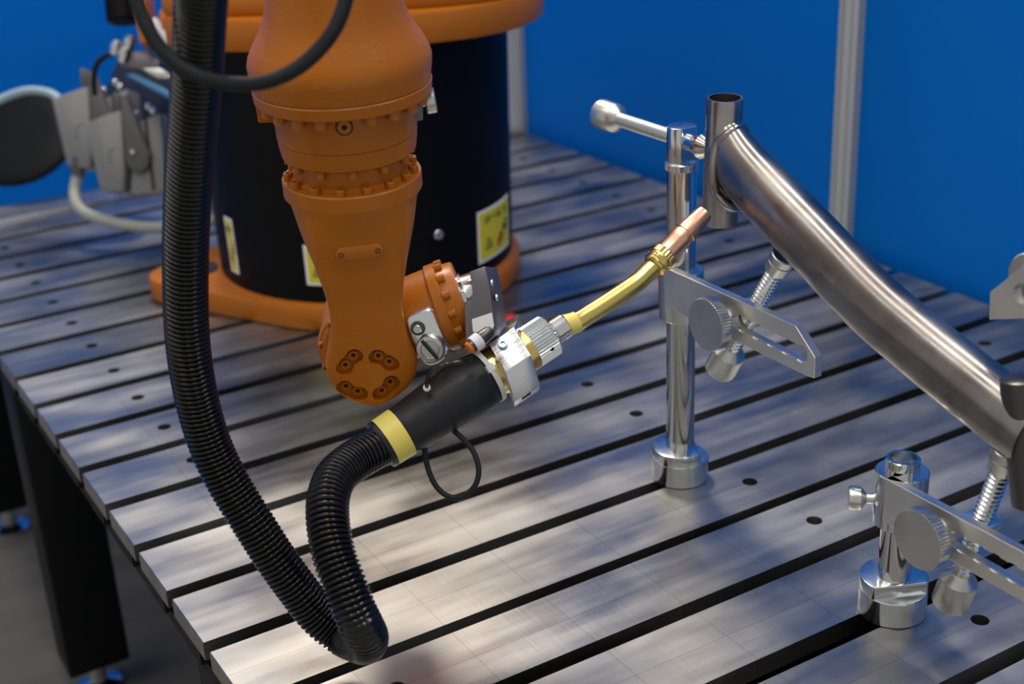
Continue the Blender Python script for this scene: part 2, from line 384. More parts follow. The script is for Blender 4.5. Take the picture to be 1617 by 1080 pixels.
def warning_label(x0, y0, x1, y1, seed):
    a0, za = px_on_drum(x0, y0); a1, zb = px_on_drum(x1, y1); z1 = za; z0 = px_on_drum(x0, y1)[1]
    lab = part('warning_label', drum_patch(MB(), a0, a1, z0, z1, .7), WLABEL, robot, smooth=60)
    da, dz = (a1 - a0), (z1 - z0); e = 4/DR
    part('yellow_field', drum_patch(MB(), a0 + e, a1 - e, z0 + 4, z1 - 4, 1.1), YLABEL, lab, smooth=60)
    mk = MB(); rnd = random.Random(seed)
    for i, (u0, u1, v0, v1) in enumerate(((.18, .22, .72, .86), (.26, .30, .74, .86), (.34, .46, .79, .82), (.50, .54, .72, .86), (.58, .66, .73, .76), (.58, .61, .73, .86),
                           (.72, .84, .80, .84), (.78, .82, .70, .80), (.70, .80, .40, .52), (.80, .86, .36, .60), (.18, .34, .30, .34), (.16, .36, .22, .26), (.20, .30, .38, .42))):
        drum_patch(mk, a0 + da*u0, a0 + da*u1, z0 + dz*v0, z0 + dz*v1, 1.4, n=2)
    part('print', mk, PRINT, lab, kind='stuff')
    rk = MB()
    for u0, u1, v0, v1 in ((.48, .74, .27, .31), (.56, .66, .20, .40), (.50, .58, .16, .24), (.66, .72, .34, .44)): drum_patch(rk, a0 + da*u0, a0 + da*u1, z0 + dz*v0, z0 + dz*v1, 1.5, n=2)
    part('red_mark', rk, REDPRINT, lab, kind='stuff')
warning_label(751, 336, 804, 420, 1)
warning_label(479, 386, 556, 449, 2)
warning_label(356, 340, 377, 418, 3)
a, z = px_on_drum(690, 369)
inst('screw', cap_screw('screw', 7, 6, ZINCR, False), on_drum(a, z, DR - .5), on_drum(a, z, 1) - BC - V((0, 0, z)), robot)
# rotating column: wide flange plate with a stepped casting on it
def col_outline(rs, rf, n=64, sq=2.6):
    out = []
    for k in range(n):
        t = 2*math.pi*k/n; c, s = math.cos(t), math.sin(t); q = (abs(c)**sq + abs(s)**sq)**(-1/sq)
        out.append(BC + side*max(rs*c*q, -min(rs, 212)) + front*(rf*s*q))
    return out
Z = lambda p, z: V((p.x, p.y, z))
part('column_plate', MB().prism([Z(p, 381) for p in col_outline(274, 238)], V((0, 0, 42))), ORANGE, robot, bevel=7)
part('column_step', MB().prism([Z(p, 422) for p in col_outline(258, 214, sq=3.5)], V((0, 0, 26))), ORANGE, robot, bevel=6)
part('column_casting', MB().prism([Z(p, 447) for p in col_outline(190, 170, sq=4)], V((0, 0, 260))), ORANGE, robot, bevel=12)
# motor and bracket on the left of the column
m0 = at(196, 36, 2120); m1 = at(186, -60, 2120)
part('axis_motor', MB().cyl(m0, m1, 26, 24, 4), BLACKP, robot)
part('motor_flange', MB().prism([at(203, -40, 2110), at(226, -40, 2110), at(234, 66, 2090), at(220, 70, 2090)], fw*60), ORANGE, robot, bevel=4)
part('column_arm', MB().prism([at(258, -60, 2060), at(345, -60, 2060), at(345, 60, 2050), at(264, 58, 2050), at(250, 32, 2056), at(249, 16, 2060), at(260, 8, 2060)], fw*140), ORANGE, robot, bevel=10)
part('cover_plate', MB().prism([at(238, 30, 2035), at(246, 26, 2035), at(252, 42, 2035), at(266, 54, 2035), at(260, 78, 2035), at(244, 58, 2035)], fw*20), WHITEPL, robot, bevel=2)
part('column_foot', MB().prism([at(262, 60, 2048), at(330, 60, 2048), at(330, 100, 2048), at(270, 92, 2048)], fw*80), ORANGE, robot, bevel=6)

# ------------------------------------------------------------------ robot arm (part of the robot)
WC = at(584, 545, 1225); FC = at(558, 298, 1156)
AX = (FC - WC).normalized()                                # along the arm, upwards
NF = -ray(575, 480).normalized(); NF = (NF - AX*NF.dot(AX)).normalized()   # faces the camera side
SD = NF.cross(AX) * -1
if SD.dot(RT) < 0: SD = -SD
def ring_pts(s, r, ang): return WC + AX*s + (SD*math.sin(ang) + NF*math.cos(ang))*r
def arm_lathe(prof, seg=72): return MB().lathe(WC, AX, prof, seg)
part('forearm', arm_lathe([(240, 70.2), (240.5, 71.2), (254, 73.2), (259, 73.4), (265, 71.8), (273, 67.6), (282, 62), (290, 58), (300, 54.5), (320, 51), (360, 47), (430, 44), (520, 44)]), ORANGE_CAST, robot, smooth=50)
part('forearm_ring', arm_lathe([(229.5, 70.4), (230.3, 71.4), (239, 72.2), (239.8, 71.4)]), ORANGE, robot)
part('gear_housing', arm_lathe([(181, 52), (183, 55), (191, 56.4), (197, 57), (197.6, 56.2), (198.2, 57.2), (216, 57.8), (230, 57.8)]), ORANGE, robot)
part('neck', arm_lathe([(155, 47), (183, 47)]), ORANGE, robot)
part('neck_ring', arm_lathe([(160.5, 50), (164, 50), (165, 48), (167, 48)]), ORANGE, robot)
part('wrist_flange', arm_lathe([(148.6, 57.6), (161, 57.6), (162, 56.6)]), ORANGE, robot)
hang = cap_screw('bolt', 5.2, 8, ORANGE); sockb = cap_screw('bolt', 4.0, 6, ORANGE); small = cap_screw('bolt', 3.6, 6.5, ORANGE)
for d in (-107, -89, -71, -53, -35, -17.5, 17.5, 35, 53, 71, 89, 107): inst('bolt', hang, ring_pts(229.8, 64, math.radians(d)), -AX, robot)
for d in range(-160, 200, 30): inst('bolt', small, ring_pts(181.5, 50, math.radians(d + 11)), -AX, robot)
for d in (-112, -88, -62, -36, -12, 12, 35, 57, 78, 102): inst('bolt', sockb, ring_pts(161.5, 52, math.radians(d)), AX, robot)
# drain plug on the gear housing
pg = ring_pts(221, 57.5, math.radians(-2)); pn = (ring_pts(221, 58, math.radians(-2)) - WC - AX*221).normalized()
plug = part('drain_plug', MB().lathe(pg - pn*4, pn, [(0, 5.6), (5.5, 5.6), (6, 5.2), (6, 2.2), (3, 2.0)], 20), ORANGE, robot)
part('plug_seal', MB().lathe(pg - pn*4, pn, [(0, 6.9), (4.9, 6.9), (5, 6.6)], 24), DARKHOLE, plug)
part('plug_socket', MB().lathe(pg + pn*.4, pn, [(0, 2.1), (.6, 2.1)], 12), DARKHOLE, plug)
# angular bracket on the left under the ring and grey lug with silver plug on the right
def arm_at(x, y, dn): # pixel on a plane parallel to the camera-facing side of the arm, dn in front of its axis
    d = ray(x, y); o = WC + NF*dn; return CAM + d*((o - CAM).dot(NF)/d.dot(NF))
part('side_bracket', MB().prism([arm_at(x, y, 14) for x, y in ((401, 150), (436, 158), (440, 199), (430, 194), (408, 195))], -NF*34), ORANGE, robot, bevel=1.5)
part('side_lug', MB().prism([arm_at(x, y, 8) for x, y in ((652, 168), (668, 160), (668, 190), (654, 193))], -NF*16), CONN, robot, bevel=1)
ca, cb = arm_at(667, 163, 4), arm_at(674, 161, 4); dsd = SD
part('silver_plug', MB().lathe(arm_at(675, 160, 2) - SD*2, (SD + AX*.1).normalized(), [(-6, 4), (0, 4), (0, 9.5), (.8, 10.4), (7.5, 10.6), (8.5, 9.8)], 28), ZINCR, robot)
# the spoon: one-sided wrist fork
disc = arm_at(581, 578, 46); DS = (disc - WC).dot(AX)       # centre of the wrist joint on the front face
R_D = 39.3
def half_w(s):
    tab = [(DS, R_D), (DS + 10, 37), (DS + 22, 33.6), (DS + 34, 31.3), (DS + 46, 30.6), (DS + 58, 31.2), (DS + 72, 33.8), (DS + 88, 38), (DS + 104, 43), (DS + 122, 48.6), (DS + 140, 53), (149, 57.4), (200, 57.4)]
    return lerp_tab(tab, s) if s >= DS else math.sqrt(max(R_D**2 - (s - DS)**2, .01))
zf_tab = [(DS - 60, 46), (DS + 60, 46), (DS + 90, 48), (130, 53), (149, 57.5)]
zb_tab = [(DS - 60, 20), (DS + 42, 20), (DS + 70, 6), (DS + 95, -18), (125, -40), (149, -57.5)]
ex_tab = [(DS - 60, 7), (DS + 60, 7), (DS + 95, 4.2), (130, 2.7), (149, 2.05)]
ss = [DS - R_D*math.cos(t*math.pi/2/14) for t in range(0, 14)] + [DS + (149 - DS)*k/36 for k in range(37)]
rr = []
for s in ss:
    w = max(half_w(s), 1.2); zf, zb, ex = lerp_tab(zf_tab, s), lerp_tab(zb_tab, s), lerp_tab(ex_tab, s); c, h = (zf + zb)/2, (zf - zb)/2; ring = []
    for q in range(56):
        t = 2*math.pi*q/56; ct, st = math.cos(t), math.sin(t)
        e = ex if st >= 0 else 2 + (ex - 2)*.6
        ring.append(WC + AX*s + SD*(w*math.copysign(abs(ct)**(2/e), ct)) + NF*(c + h*math.copysign(abs(st)**(2/e), st)))
    rr.append(ring)
spoon = part('wrist_fork', MB().rings(rr), ORANGE_CAST, robot, smooth=42)
# four kidney pockets, two socket screws in each
JC = disc
cutters = []; spots = []
for cx, cy, ang in ((552, 573, 48), (606.5, 570.5, -38), (556, 618, -33), (610, 614, 44)):
    p = arm_at(cx, cy, 46); u = (SD*math.cos(math.radians(ang)) + AX*math.sin(math.radians(ang))); w = u.cross(NF)
    inw = (JC - AX*8 - p); inw = (inw - NF*inw.dot(NF)).normalized()
    pl = []; L2, r2 = 7.0, 7.4
    for k in range(13): t = math.pi*(k/12 - .5); pl.append(p + u*(L2 + r2*math.cos(t)) + w*(r2*math.sin(t)))
    sgn = 1 if w.dot(inw) > 0 else -1
    if sgn > 0: pl += [p + w*(r2 - 2.2)]
    for k in range(13): t = math.pi*(k/12 + .5); pl.append(p + u*(-L2 + r2*math.cos(t)) + w*(r2*math.sin(t)))
    if sgn < 0: pl += [p - w*(r2 - 2.2)]
    cutters.append(MB().prism([q + NF*6 for q in pl], -NF*14)); spots += [p + u*5.6, p - u*5.6]
cut(spoon, cutters)
sock = MB().lathe((0, 0, 0), (0, 0, 1), [(0, 4.3), (3.0, 4.3), (3.4, 3.9), (3.4, 2.2), (1.0, 2.0)], 18).mesh('socket_screw', ORANGE)
sbore = MB().lathe((0, 0, 0), (0, 0, 1), [(1.0, 1.9), (1.3, 1.9)], 10).mesh('socket', DARKHOLE)
for p in spots:
    s_ = inst('socket_screw', sock, p - NF*8.2, NF, robot)
    b_ = bpy.data.objects.new('socket', sbore); link(b_, s_, p)
# raised plate with two screws on the fork
pc = arm_at(567.5, 397, 49.2); u = (SD*math.cos(.03) + AX*math.sin(.03)); pl = []
for k in range(9): t = math.pi*(k/8 - .5); pl.append(pc + u*(13.5 + 6*math.cos(t)) + AX*(6.2*math.sin(t)))
for k in range(9): t = math.pi*(k/8 + .5); pl.append(pc + u*(-13.5 + 6*math.cos(t)) + AX*(6.2*math.sin(t)))
rp_ = part('raised_plate', MB().prism([q - NF*4 for q in pl], NF*7.6), ORANGE, robot, bevel=1.4)
for sg in (-1, 1): part('plate_screw', MB().lathe(pc + u*(sg*15) + NF*3.0, NF, [(0, 2.3), (1.0, 2.3), (1.0, 1.5), (.4, 1.2)], 14), DARKSTEEL, rp_)
ub = MB(); q0 = arm_at(556, 368, 51); q1 = arm_at(574, 367, 51)
ub.box((q0 + q1)/2, u*5.5, AX*.5, NF*1.2); ub.box(q1 + AX*7.5 - u*1.5, u*.5, AX*7, NF*1.2); part('cast_mark', ub, ORANGE, robot, bevel=.3)
# wrist drum behind the fork (joint five) with its bolt circle
WJ = WC + AX*DS
part('wrist_drum', MB().lathe(WJ + NF*21, -NF, [(0, 38), (2, 41.5), (7, 42.5), (8, 44.5), (18, 45), (20, 43), (34, 42), (70, 40)], 56), ORANGE, robot)
for k in range(12):
    t = math.radians(k*30 + 12); inst('bolt', sockb, WJ + NF*12.5 + (SD*math.sin(t) + AX*math.cos(t))*41.2, NF, robot)
# joint six: head turned to the right
th = math.radians(15); BX = (SD*math.cos(th) + AX*math.sin(th)).normalized()
HB = at(699, 485, 1216) - BX*55
part('wrist_head', MB().lathe(HB, BX, [(-25, 30), (10, 34), (22, 35.6), (40, 36.6), (50, 37), (51, 38)], 56), ORANGE, robot)
tt = MB().lathe(HB, BX, [(50, 38), (51, 39.4), (59, 39.4), (60, 38.6)], 56); part('head_ring', tt, ORANGE, robot)
part('head_flange', MB().lathe(HB, BX, [(59, 36), (73, 35.4), (75, 34.2)], 56), ORANGE, robot)
for k in range(14):
    t = 2*math.pi*k/14 + .2; s2 = BX.cross(NF); inst('bolt', small, HB + BX*60 + (NF*math.cos(t) + s2*math.sin(t))*36.8, BX, robot)
lb = MB().prism([arm_at(x, y, 16) for x, y in ((676, 488), (690, 486), (722, 560), (708, 558))], -NF*30); part('head_rib', lb, ORANGE, robot, bevel=3)
# bare mounting flange
part('tool_flange', MB().lathe(HB, BX, [(74, 24), (78, 24), (78, 22), (80, 21.5), (90, 21.5), (91, 20)], 44), CHROME, robot)
# aluminium motor cover with slotted cap
DCV = 1176
cn = (-ray(675, 530).normalized()*.93 - AX*.3 - SD*.15).normalized()
cp0 = at(675, 530, DCV)
def cov(x, y): d = ray(x, y); return CAM + d*((cp0 - CAM).dot(cn)/d.dot(cn))
poly = [(640, 507), (645, 500), (672, 490), (680, 489), (684, 494), (708, 551), (707, 559), (697, 567), (675, 572), (668, 567), (650, 536)]
cover = part('motor_cover', MB().prism([cov(x, y) for x, y in poly], -cn*16), ALU, robot, bevel=2.5)
mc = cov(681, 547)
capo = part('slotted_cap', MB().lathe(mc - cn*2, cn, [(0, 12.6), (6, 12.4), (9, 11.8), (10, 11.2), (10.3, 8), (9.6, 7.4), (9.6, 0.1)], 32), ZINCR, cover)
sd_ = (cov(692, 562) - cov(670, 537)).normalized(); part('slot', MB().box(mc + cn*9.2, sd_*10.4, sd_.cross(cn)*1.0, cn*1.3), DARKHOLE, cover)
bc_ = cov(660, 518); part('washer', MB().lathe(bc_ - cn*1, cn, [(0, 6.5), (2.2, 6.3), (2.6, 4)], 24), DARKSTEEL, cover)
part('cover_screw', MB().lathe(bc_, cn, [(0, 3.8), (3.6, 3.8), (4.2, 3.2)], 18), ZINC, cover)
part('cap_bracket', MB().tube(spline([cov(667, 566), cov(676, 575), cov(690, 573), cov(703, 564)], 6), 1.1, 8), ALU, cover)
# torch bracket
DB = 1177
bx = at(0, 0, 1)
ex_dir = (fw*1.0 + RT*.42).normalized()
br = part('torch_bracket', MB().prism([at(x, y, DB) for x, y in ((741, 429), (766, 420), (773, 452), (782, 514), (778, 530), (752, 545), (736, 548), (733, 482), (742, 476), (746, 462))], ex_dir*26), GREYSTEEL, robot, bevel=.8)
part('paper_label', MB().prism([at(x, y, DB - .7) for x, y in ((745, 504), (776.5, 493.5), (780, 514), (774, 526), (747, 524))], ex_dir*.5), WLABEL, br)
for (x, y) in ((771.5, 447), (779, 470)):
    p = at(x, y, DB + 6); part('screw', MB().lathe(p + RT*2, RT, [(0, 3.2), (1.5, 3.2), (2, 2.6)], 14), ZINC, br)

# ------------------------------------------------------------------ welding torch
T0, T1 = at(608, 699, 1176), at(868, 529, 1222)            # tape end of the handle .. knurled nut
TA = (T1 - T0).normalized()
def along(x, y):                                           # distance along the torch axis of the axis point seen at (x, y)
    best = min((abs((CAM + ray(x, y)*((T0 + TA*t - CAM).dot(fw))) .__sub__(T0 + TA*t).dot(RT)), t) for t in [k*.5 for k in range(-40, 520)]); return best[1]
torch = thing('welding_torch', T0, 'gas welding torch with black handle, brass swan neck and copper nozzle', 'welding torch')
k_ = 1190/F_PX
tl, tr, hb, he = along(608, 699), along(634, 683), along(735, 612), along(768, 593)
part('handle', MB().lathe(T0, TA, [(tr - 2, 21.2), (tr, 22), (tr + 6, 22.4), ((tr + hb)/2, 24.6), (hb - 6, 26.3), (hb + 6, 26.0), (he, 24.2), (he + 4, 21)], 56), RUBBER, torch, smooth=50)
part('hose_collar', MB().lathe(T0, TA, [(tl - 5, 17), (tl - 5, 20.8), (tl - 3, 21.8), (tl + 1, 21.8)], 48), RUBBER, torch)
part('yellow_tape', MB().lathe(T0, TA, [(tl, 21.9), (tr, 22.3)], 48), YTAPE, torch)
# zip tie round the end of the handle
zt = along(768, 593) + 1
zip_ = part('cable_tie', MB().lathe(T0, TA, [(zt - 2.2, 24.6), (zt - 2.2, 25.9), (zt + 2.2, 25.6), (zt + 2.2, 24.0)], 48, closed=True), WHITEPL, torch)
tn = (-fw - TA*(-fw).dot(TA)).normalized(); ts = TA.cross(tn)
part('tie_head', MB().box(at(773, 582, 1170) + TA*1, TA*3.6, tn*2.6, ts*3.4), WHITEPL, zip_, bevel=.8)
# brass body inside the clamp block
b0 = along(772, 590); b1 = along(845, 545)
part('brass_body', MB().lathe(T0, TA, [(b0, 20), (b0 + 1, 22.6), (b0 + 9, 22.6), (b0 + 9.5, 22.0), (b0 + 10, 22.6), (b0 + 14, 22.6), (b0 + 14, 18), (b1 - 18, 18), (b1 - 17, 19.9), (along(834, 552) + .6, 19.9)], 48), BRASS, torch)
# milled clamp block: top, upper, lower and bottom faces
kA2, kA, kB, kC, kE = at(779, 527, 1200), at(771, 543, 1184), at(798, 587, 1170), at(813, 635, 1180), at(812, 642, 1192)
kL = 27.0
blk = part('clamp_block', MB().prism([kA2, kA, kB, kC, kE, kE + fw*30 - UP*2, kA2 + fw*24 + UP*4], TA*kL), ALU, torch, bevel=.9)
def on_plane(x, y, p, n): d = ray(x, y); return CAM + d*((p - CAM).dot(n)/d.dot(n))
pn_ = TA.cross(kB - kA).normalized(); pn_ = pn_ if pn_.dot(fw) < 0 else -pn_
sp = on_plane(794, 545, kA, pn_)
part('screw_recess', MB().lathe(sp - pn_*2 + TA*1.5 - UP*2.5, pn_, [(0, 5.2), (2.1, 5.2), (2.2, 4.8)], 24), ZINC, blk)
part('clamp_screw', MB().lathe(sp - pn_*1, pn_, [(0, 4.3), (3.6, 4.3), (4.2, 3.8), (4.2, 2.1), (2.6, 1.9)], 20), SCREW, blk)
qn = TA.cross(kE - kC).normalized(); qn = qn if qn.dot(UP) < 0 else -qn
dp = on_plane(831, 625, (kC + kE)/2, qn); part('clamp_slot', MB().box(dp, TA*4.5, (kE - kC).normalized()*2.4, qn*.6), DARKHOLE, blk, bevel=.2)
# knurled nut
n0, n1 = along(834, 552), along(869, 529)
kn = []; segn = 110
x_, y_, _ = frame(TA)
def knurl(p0, axis, prof, seg, depth, mb=None):
    x, y, a = frame(axis); rr = []
    for t, r, kf in prof:
        rr.append([V(p0) + a*t + (x*math.cos(math.pi*q/seg) + y*math.sin(math.pi*q/seg))*(r - (depth if q % 2 and kf else 0)) for q in range(2*seg)])
    return (mb or MB()).rings(rr)
part('knurled_nut', knurl(T0, TA, [(n0, 18.4, 0), (n0 + 1.2, 19.6, 1), (n1 - 1.6, 19.6, 1), (n1, 18.2, 0)], 38, 2.0), ZINC, torch, smooth=20)
nh = MB().lathe(T0 + TA*(n1 - 6) + (at(884, 566, 1190) - (T0 + TA*(n1 - 6))).normalized()*18.6, (at(884, 566, 1190) - (T0 + TA*(n1 - 6))).normalized(), [(0, 1.5), (1.4, 1.5)], 10)
part('nut_hole', nh, DARKHOLE, torch)
c1 = along(893, 515)
part('steel_collar', MB().lathe(T0, TA, [(n1 - 1, 12), (n1 + 1, 12), (n1 + 1, 11.2), (n1 + 3, 11.2), (n1 + 3.4, 11.8), (c1 - 1, 11.8), (c1, 11)], 36), CHROME, torch)
# swan neck
Dn = lambda x: 1222 + (x - 868)*(1262 - 1222)/(1113 - 868)
neck = [T0 + TA*(c1 - 1)] + [at(x, y, Dn(x)) for x, y in ((909, 509), (934, 494), (960, 477.5), (985, 461), (1006, 446), (1022, 431), (1034, 419.5), (1041, 412))]
npath = spline(neck, 8)
part('neck_tape', MB().tube(npath[:10], 9.7, 28), YTAPE, torch)
part('swan_neck', MB().tube(npath[4:], 8.7, 32), BRASSTUBE, torch, smooth=60)
q0, q1 = at(1032, 421, Dn(1032)), at(1113, 336, Dn(1113)); QA = (q1 - q0).normalized(); QL = (q1 - q0).length
part('brass_collar', MB().lathe(q0, QA, [(0, 9), (0.5, 11.4), (3, 12.3), (4, 11.4), (5, 11.4), (6, 12.0), (10, 12.0), (10.5, 11.2), (11.5, 11.2)], 36), BRASS, torch)
part('brass_grip', knurl(q0, QA, [(11, 11.2, 0), (11.6, 11.8, 1), (17.5, 11.5, 1), (18.2, 10.8, 0)], 22, .7), BRASS, torch, smooth=25)
for k in range(4):
    t = math.radians(90*k + 30); x, y, _ = frame(QA); dd = x*math.cos(t) + y*math.sin(t); part('pin', MB().lathe(q0 + QA*8 + dd*11.3, dd, [(0, 1.5), (1.2, 1.5), (1.6, 1)], 10), BRASS, torch)
g = QL*.60
part('gas_nozzle', MB().lathe(q0, QA, [(17, 9.5), (18, 10.7), (g - 8, 10.7), (g - 7, 10.9), (g - 1, 10.4), (g - .4, 9.6), (g + .8, 9.6), (g + 1.4, 10.4), (g + 6, 10.3), (QL - 4, 8.4), (QL, 7.6), (QL, 6.3), (QL - 12, 6.3)], 40), COPPER, torch, smooth=40)
part('nozzle_bore', MB().lathe(q0, QA, [(QL - 12, 6.2), (QL - 11.5, 6.2)], 20), DARKHOLE, torch)
# wire plug taped beside the handle end
w0, w1 = at(743, 548, 1150), at(776, 522, 1158); wa = (w1 - w0).normalized(); wl = (w1 - w0).length
plugw = part('wire_plug', MB().lathe(w0, wa, [(0, 6), (wl*.45, 6.4), (wl*.9, 5.6), (wl, 4.2)], 24), DARKSTEEL, torch)
part('white_tape', MB().lathe(w0, wa, [(2.4, 7.3), (wl*.44, 7.4)], 28), WHITEPL, plugw)
part('orange_end', MB().lathe(w0, -wa, [(-3, 5.6), (1, 5.6), (2.6, 4.8), (2.6, .5)], 20), mat('orange_plastic', (.72, .17, .01), .5), plugw)
# thin sensor wire from the plug into the handle
part('sensor_wire', MB().tube(spline([at(745, 566, 1158), at(728, 571, 1150), at(706, 575, 1146), at(688, 583, 1148), at(677, 594, 1153), at(674, 607, 1158), at(675, 616, 1168)], 8), 1.9, 10), WIRE, torch)
part('wire_hole', MB().lathe(at(674, 612, 1161), -fw + UP*.3, [(-2, 3.2), (.6, 3.2), (1.2, 2.2)], 14), WHITEPL, torch)
# cable loop hanging below the handle
part('cable_loop', MB().tube(spline([at(672, 690, 1186), at(671, 712, 1186), at(676, 740, 1184), at(689, 768, 1182), at(709, 784, 1180), at(731, 784, 1178), at(750, 767, 1176), at(756, 742, 1176), at(748, 714, 1180), at(732, 694, 1184), at(712, 676, 1188), at(705, 666, 1190)], 8), 2.4, 12), CABLE, torch)

# ------------------------------------------------------------------ corrugated hose
hp = [(330, -190, 800), (322, -90, 850), (317, 0, 888), (312, 100, 925), (304, 200, 962), (297, 300, 1000), (293, 400, 1035), (294, 500, 1065), (300, 570, 1085), (313, 640, 1105), (333, 705, 1120), (362, 765, 1130), (397, 822, 1137),
      (434, 880, 1145), (470, 930, 1154), (505, 974, 1162), (540, 1002, 1163), (564, 1013, 1148), (577, 1015, 1120), (579, 1005, 1096), (571, 988, 1083), (559, 962, 1079), (544, 922, 1080), (529, 882, 1084), (520, 842, 1091), (517, 806, 1100), (520, 778, 1112), (531, 752, 1128), (554, 731, 1146), (580, 715, 1160), (606, 701, 1175)]
hpath = spline([at(*p) for p in hp], 20)
PITCH = 4.3; hpts = resample(hpath, PITCH/6)
RH = 17.4
prof6 = [RH - 2.2, RH - .7, RH, RH, RH - .4, RH - 1.7]
n_h = len(hpts)
hose = solo('corrugated_hose', MB().tube(hpts, lambda t: prof6[int(round(t*(n_h - 1))) % 6], 28), HOSE, at(560, 1030, 1150), 'thick black corrugated hose looping down from above to the torch handle', 'hose', smooth=60)
# black cable hanging in an arc across the top
solo('power_cable', MB().tube(spline([at(200, -170, 884), at(206, -80, 884), at(216, 0, 884), at(236, 50, 884), at(270, 94, 884), at(318, 122, 884), at(372, 133, 884), at(425, 128, 884), at(475, 104, 884), at(516, 64, 884), at(540, 20, 884), at(552, -40, 884), at(556, -150, 884)], 8), 4.9, 18), CABLE,
     at(372, 133, 884), 'thin black cable hanging in an arc in front of the robot arm', 'cable', smooth=60)

# ------------------------------------------------------------------ fixture clamps
def bar_shape(y0, y1, zt, zb, x0, th, rev=False):
    """slotted clamp bar from y0 (at the sleeve) to y1, clipped corner at the far end"""
    return [V((x0, y, z)) for y, z in ((y0, zt), (y1 + 26, zt), (y1, zt - (zt - zb)*.52), (y1, zb), (y1 + 9, zb - 1), (y0, zb))]
def slot_cut(ya, yb, za, zb, hh, x0, th):
    mb = MB(); n = 8; pl = []
    d = V((0, yb - ya, zb - za)).normalized(); w = V((0, -d.z, d.y)); A, B = V((x0 - 5, ya, za)), V((x0 - 5, yb, zb))
    for k in range(n + 1): t = math.pi*(k/n - .5); pl.append(B + d*(hh*math.cos(t)) + w*(hh*math.sin(t)))
    for k in range(n + 1): t = math.pi*(k/n + .5); pl.append(A + d*(hh*math.cos(t)) + w*(hh*math.sin(t)))
    return mb.prism(pl, V((th + 10, 0, 0)))
def scallops(ya, yb, za, zb, hh, x0, step, out):
    L = (V((0, yb, zb)) - V((0, ya, za))).length; d = V((0, yb - ya, zb - za)).normalized(); w = V((0, -d.z, d.y)); n = int(L/step)
    for i in range(n + 1):
        p = V((x0, ya, za)) + d*(L*(i + .0)/max(n, 1)); out.append(MB().lathe(p - V((1.2, 0, 0)), (1, 0, 0), [(0, hh + 1.9), (2.6, hh + 1.0), (2.7, .1)], 20))
def thread(p0, p1, r, pitch, depth):
    p0, p1 = V(p0), V(p1); L = (p1 - p0).length; pr = [(0, r - depth)]; t = .3
    while t + pitch < L: pr += [(t + pitch*.3, r), (t + pitch*.55, r), (t + pitch*.95, r - depth)]; t += pitch
    return MB().lathe(p0, p1 - p0, pr + [(L, r - depth)], 24)
def fixture(cx, cy, top, sleeve, bar, knob, spind, label, flat=-24):
    t = thing('fixture_clamp', (cx, cy, 0), label, 'clamp')
    c = V((cx, cy, 0))
    # stepped foot with a milled flat
    ft = part('foot', MB().lathe(c, (0, 0, 1), [(.4, 28.6), (1.2, 29.6), (24, 29.6), (25, 28.8)], 48), ZINC, t)
    fl = []
    ang = math.radians(flat); ux = V((math.cos(ang), math.sin(ang), 0)); uy = V((-ux.y, ux.x, 0))
    for k in range(60):
        a_ = 2*math.pi*k/60; p = V((math.cos(a_), math.sin(a_), 0))*29.4; q = p.dot(uy)
        q2 = max(q, -17); xx = p.dot(ux); fl.append(c + V((0, 0, 24)) + ux*xx + uy*q2)
    part('foot_step', MB().prism(fl, V((0, 0, 13))), ZINC, t, bevel=.8)
    part('post', MB().lathe(c, (0, 0, 1), [(30, 14.5), (top - 1, 14.5), (top, 13.6), (top, 11), (top - 14, 10.6)], 44), CHROME, t)
    part('post_bore', MB().lathe(c, (0, 0, 1), [(top - 14, 10.6), (top - 13.5, 10.6)], 30), GREYSTEEL, t)
    z0, z1 = sleeve
    part('sleeve', MB().lathe(c, (0, 0, 1), [(z0, 20.5), (z0 + 1, 21.6), (z0 + 10, 21.6), (z0 + 10.6, 22.6), (z1 - 1.2, 22.6), (z1, 21.4), (z1, 14.6)], 48), ZINC, t)
    x0 = cx - 22.5; y1, zt, zb = bar
    bo = part('clamp_bar', MB().prism(bar_shape(cy - 2, y1, zt, zb, x0, 8), V((9, 0, 0))), SATIN, t, bevel=.7)
    ky, kz = knob
    ya, yb = ky - 20, y1 + 17; zs = (zt + zb)/2 - 2
    cs = [slot_cut(ya, yb, zs + 1, zs - 1, 7.2, x0, 9)]; scallops(ya - 8, yb + 1, zs + 1, zs - 1, 7.2, x0, 16, cs)
    cut(bo, cs, True)
    # big knurled knob on the near side of the bar
    ko = part('lock_knob', knurl((x0 - 20, ky, kz), (1, 0, 0), [(0, 25.0, 0), (.8, 25.8, 1), (10.4, 25.8, 1), (11.2, 25, 0)], 56, 1.1), ZINCR, t, smooth=25)
    part('knob_stem', MB().lathe((x0 - 9, ky, kz), (1, 0, 0), [(0, 11), (6, 9), (22, 9)], 24), ZINC, ko)
    # spindle: handle below, block, thread, pressure pad on top
    lo, hi = V(spind[0]), V(spind[1]); sa = (hi - lo).normalized(); SL = (hi - lo).length
    hd = part('spindle_handle', knurl(lo, sa, [(0, 14.6, 0), (1, 15.8, 1), (27, 15.8, 1), (28, 15.2, 0), (34, 9, 0), (36, 8, 0), (40, 8, 0)], 56, .7), ZINCR, t, smooth=25)
    mid = lo + sa*(SL*.52)
    part('spindle_block', MB().box(mid, V((12, 0, 0)), sa.cross(V((1, 0, 0)))*12, sa*9), ZINC, t, bevel=1.2)
    part('thread', thread(lo + sa*38, hi - sa*20, 8.4, 4.6, 1.9), ZINC, t, smooth=25)
    part('pressure_pad', MB().lathe(hi - sa*22, sa, [(0, 10), (1, 11), (12, 12), (12.6, 11), (14, 12.4), (21, 12.4), (22, 11.4)], 32), ZINCR, t)
    return t
CX = 527
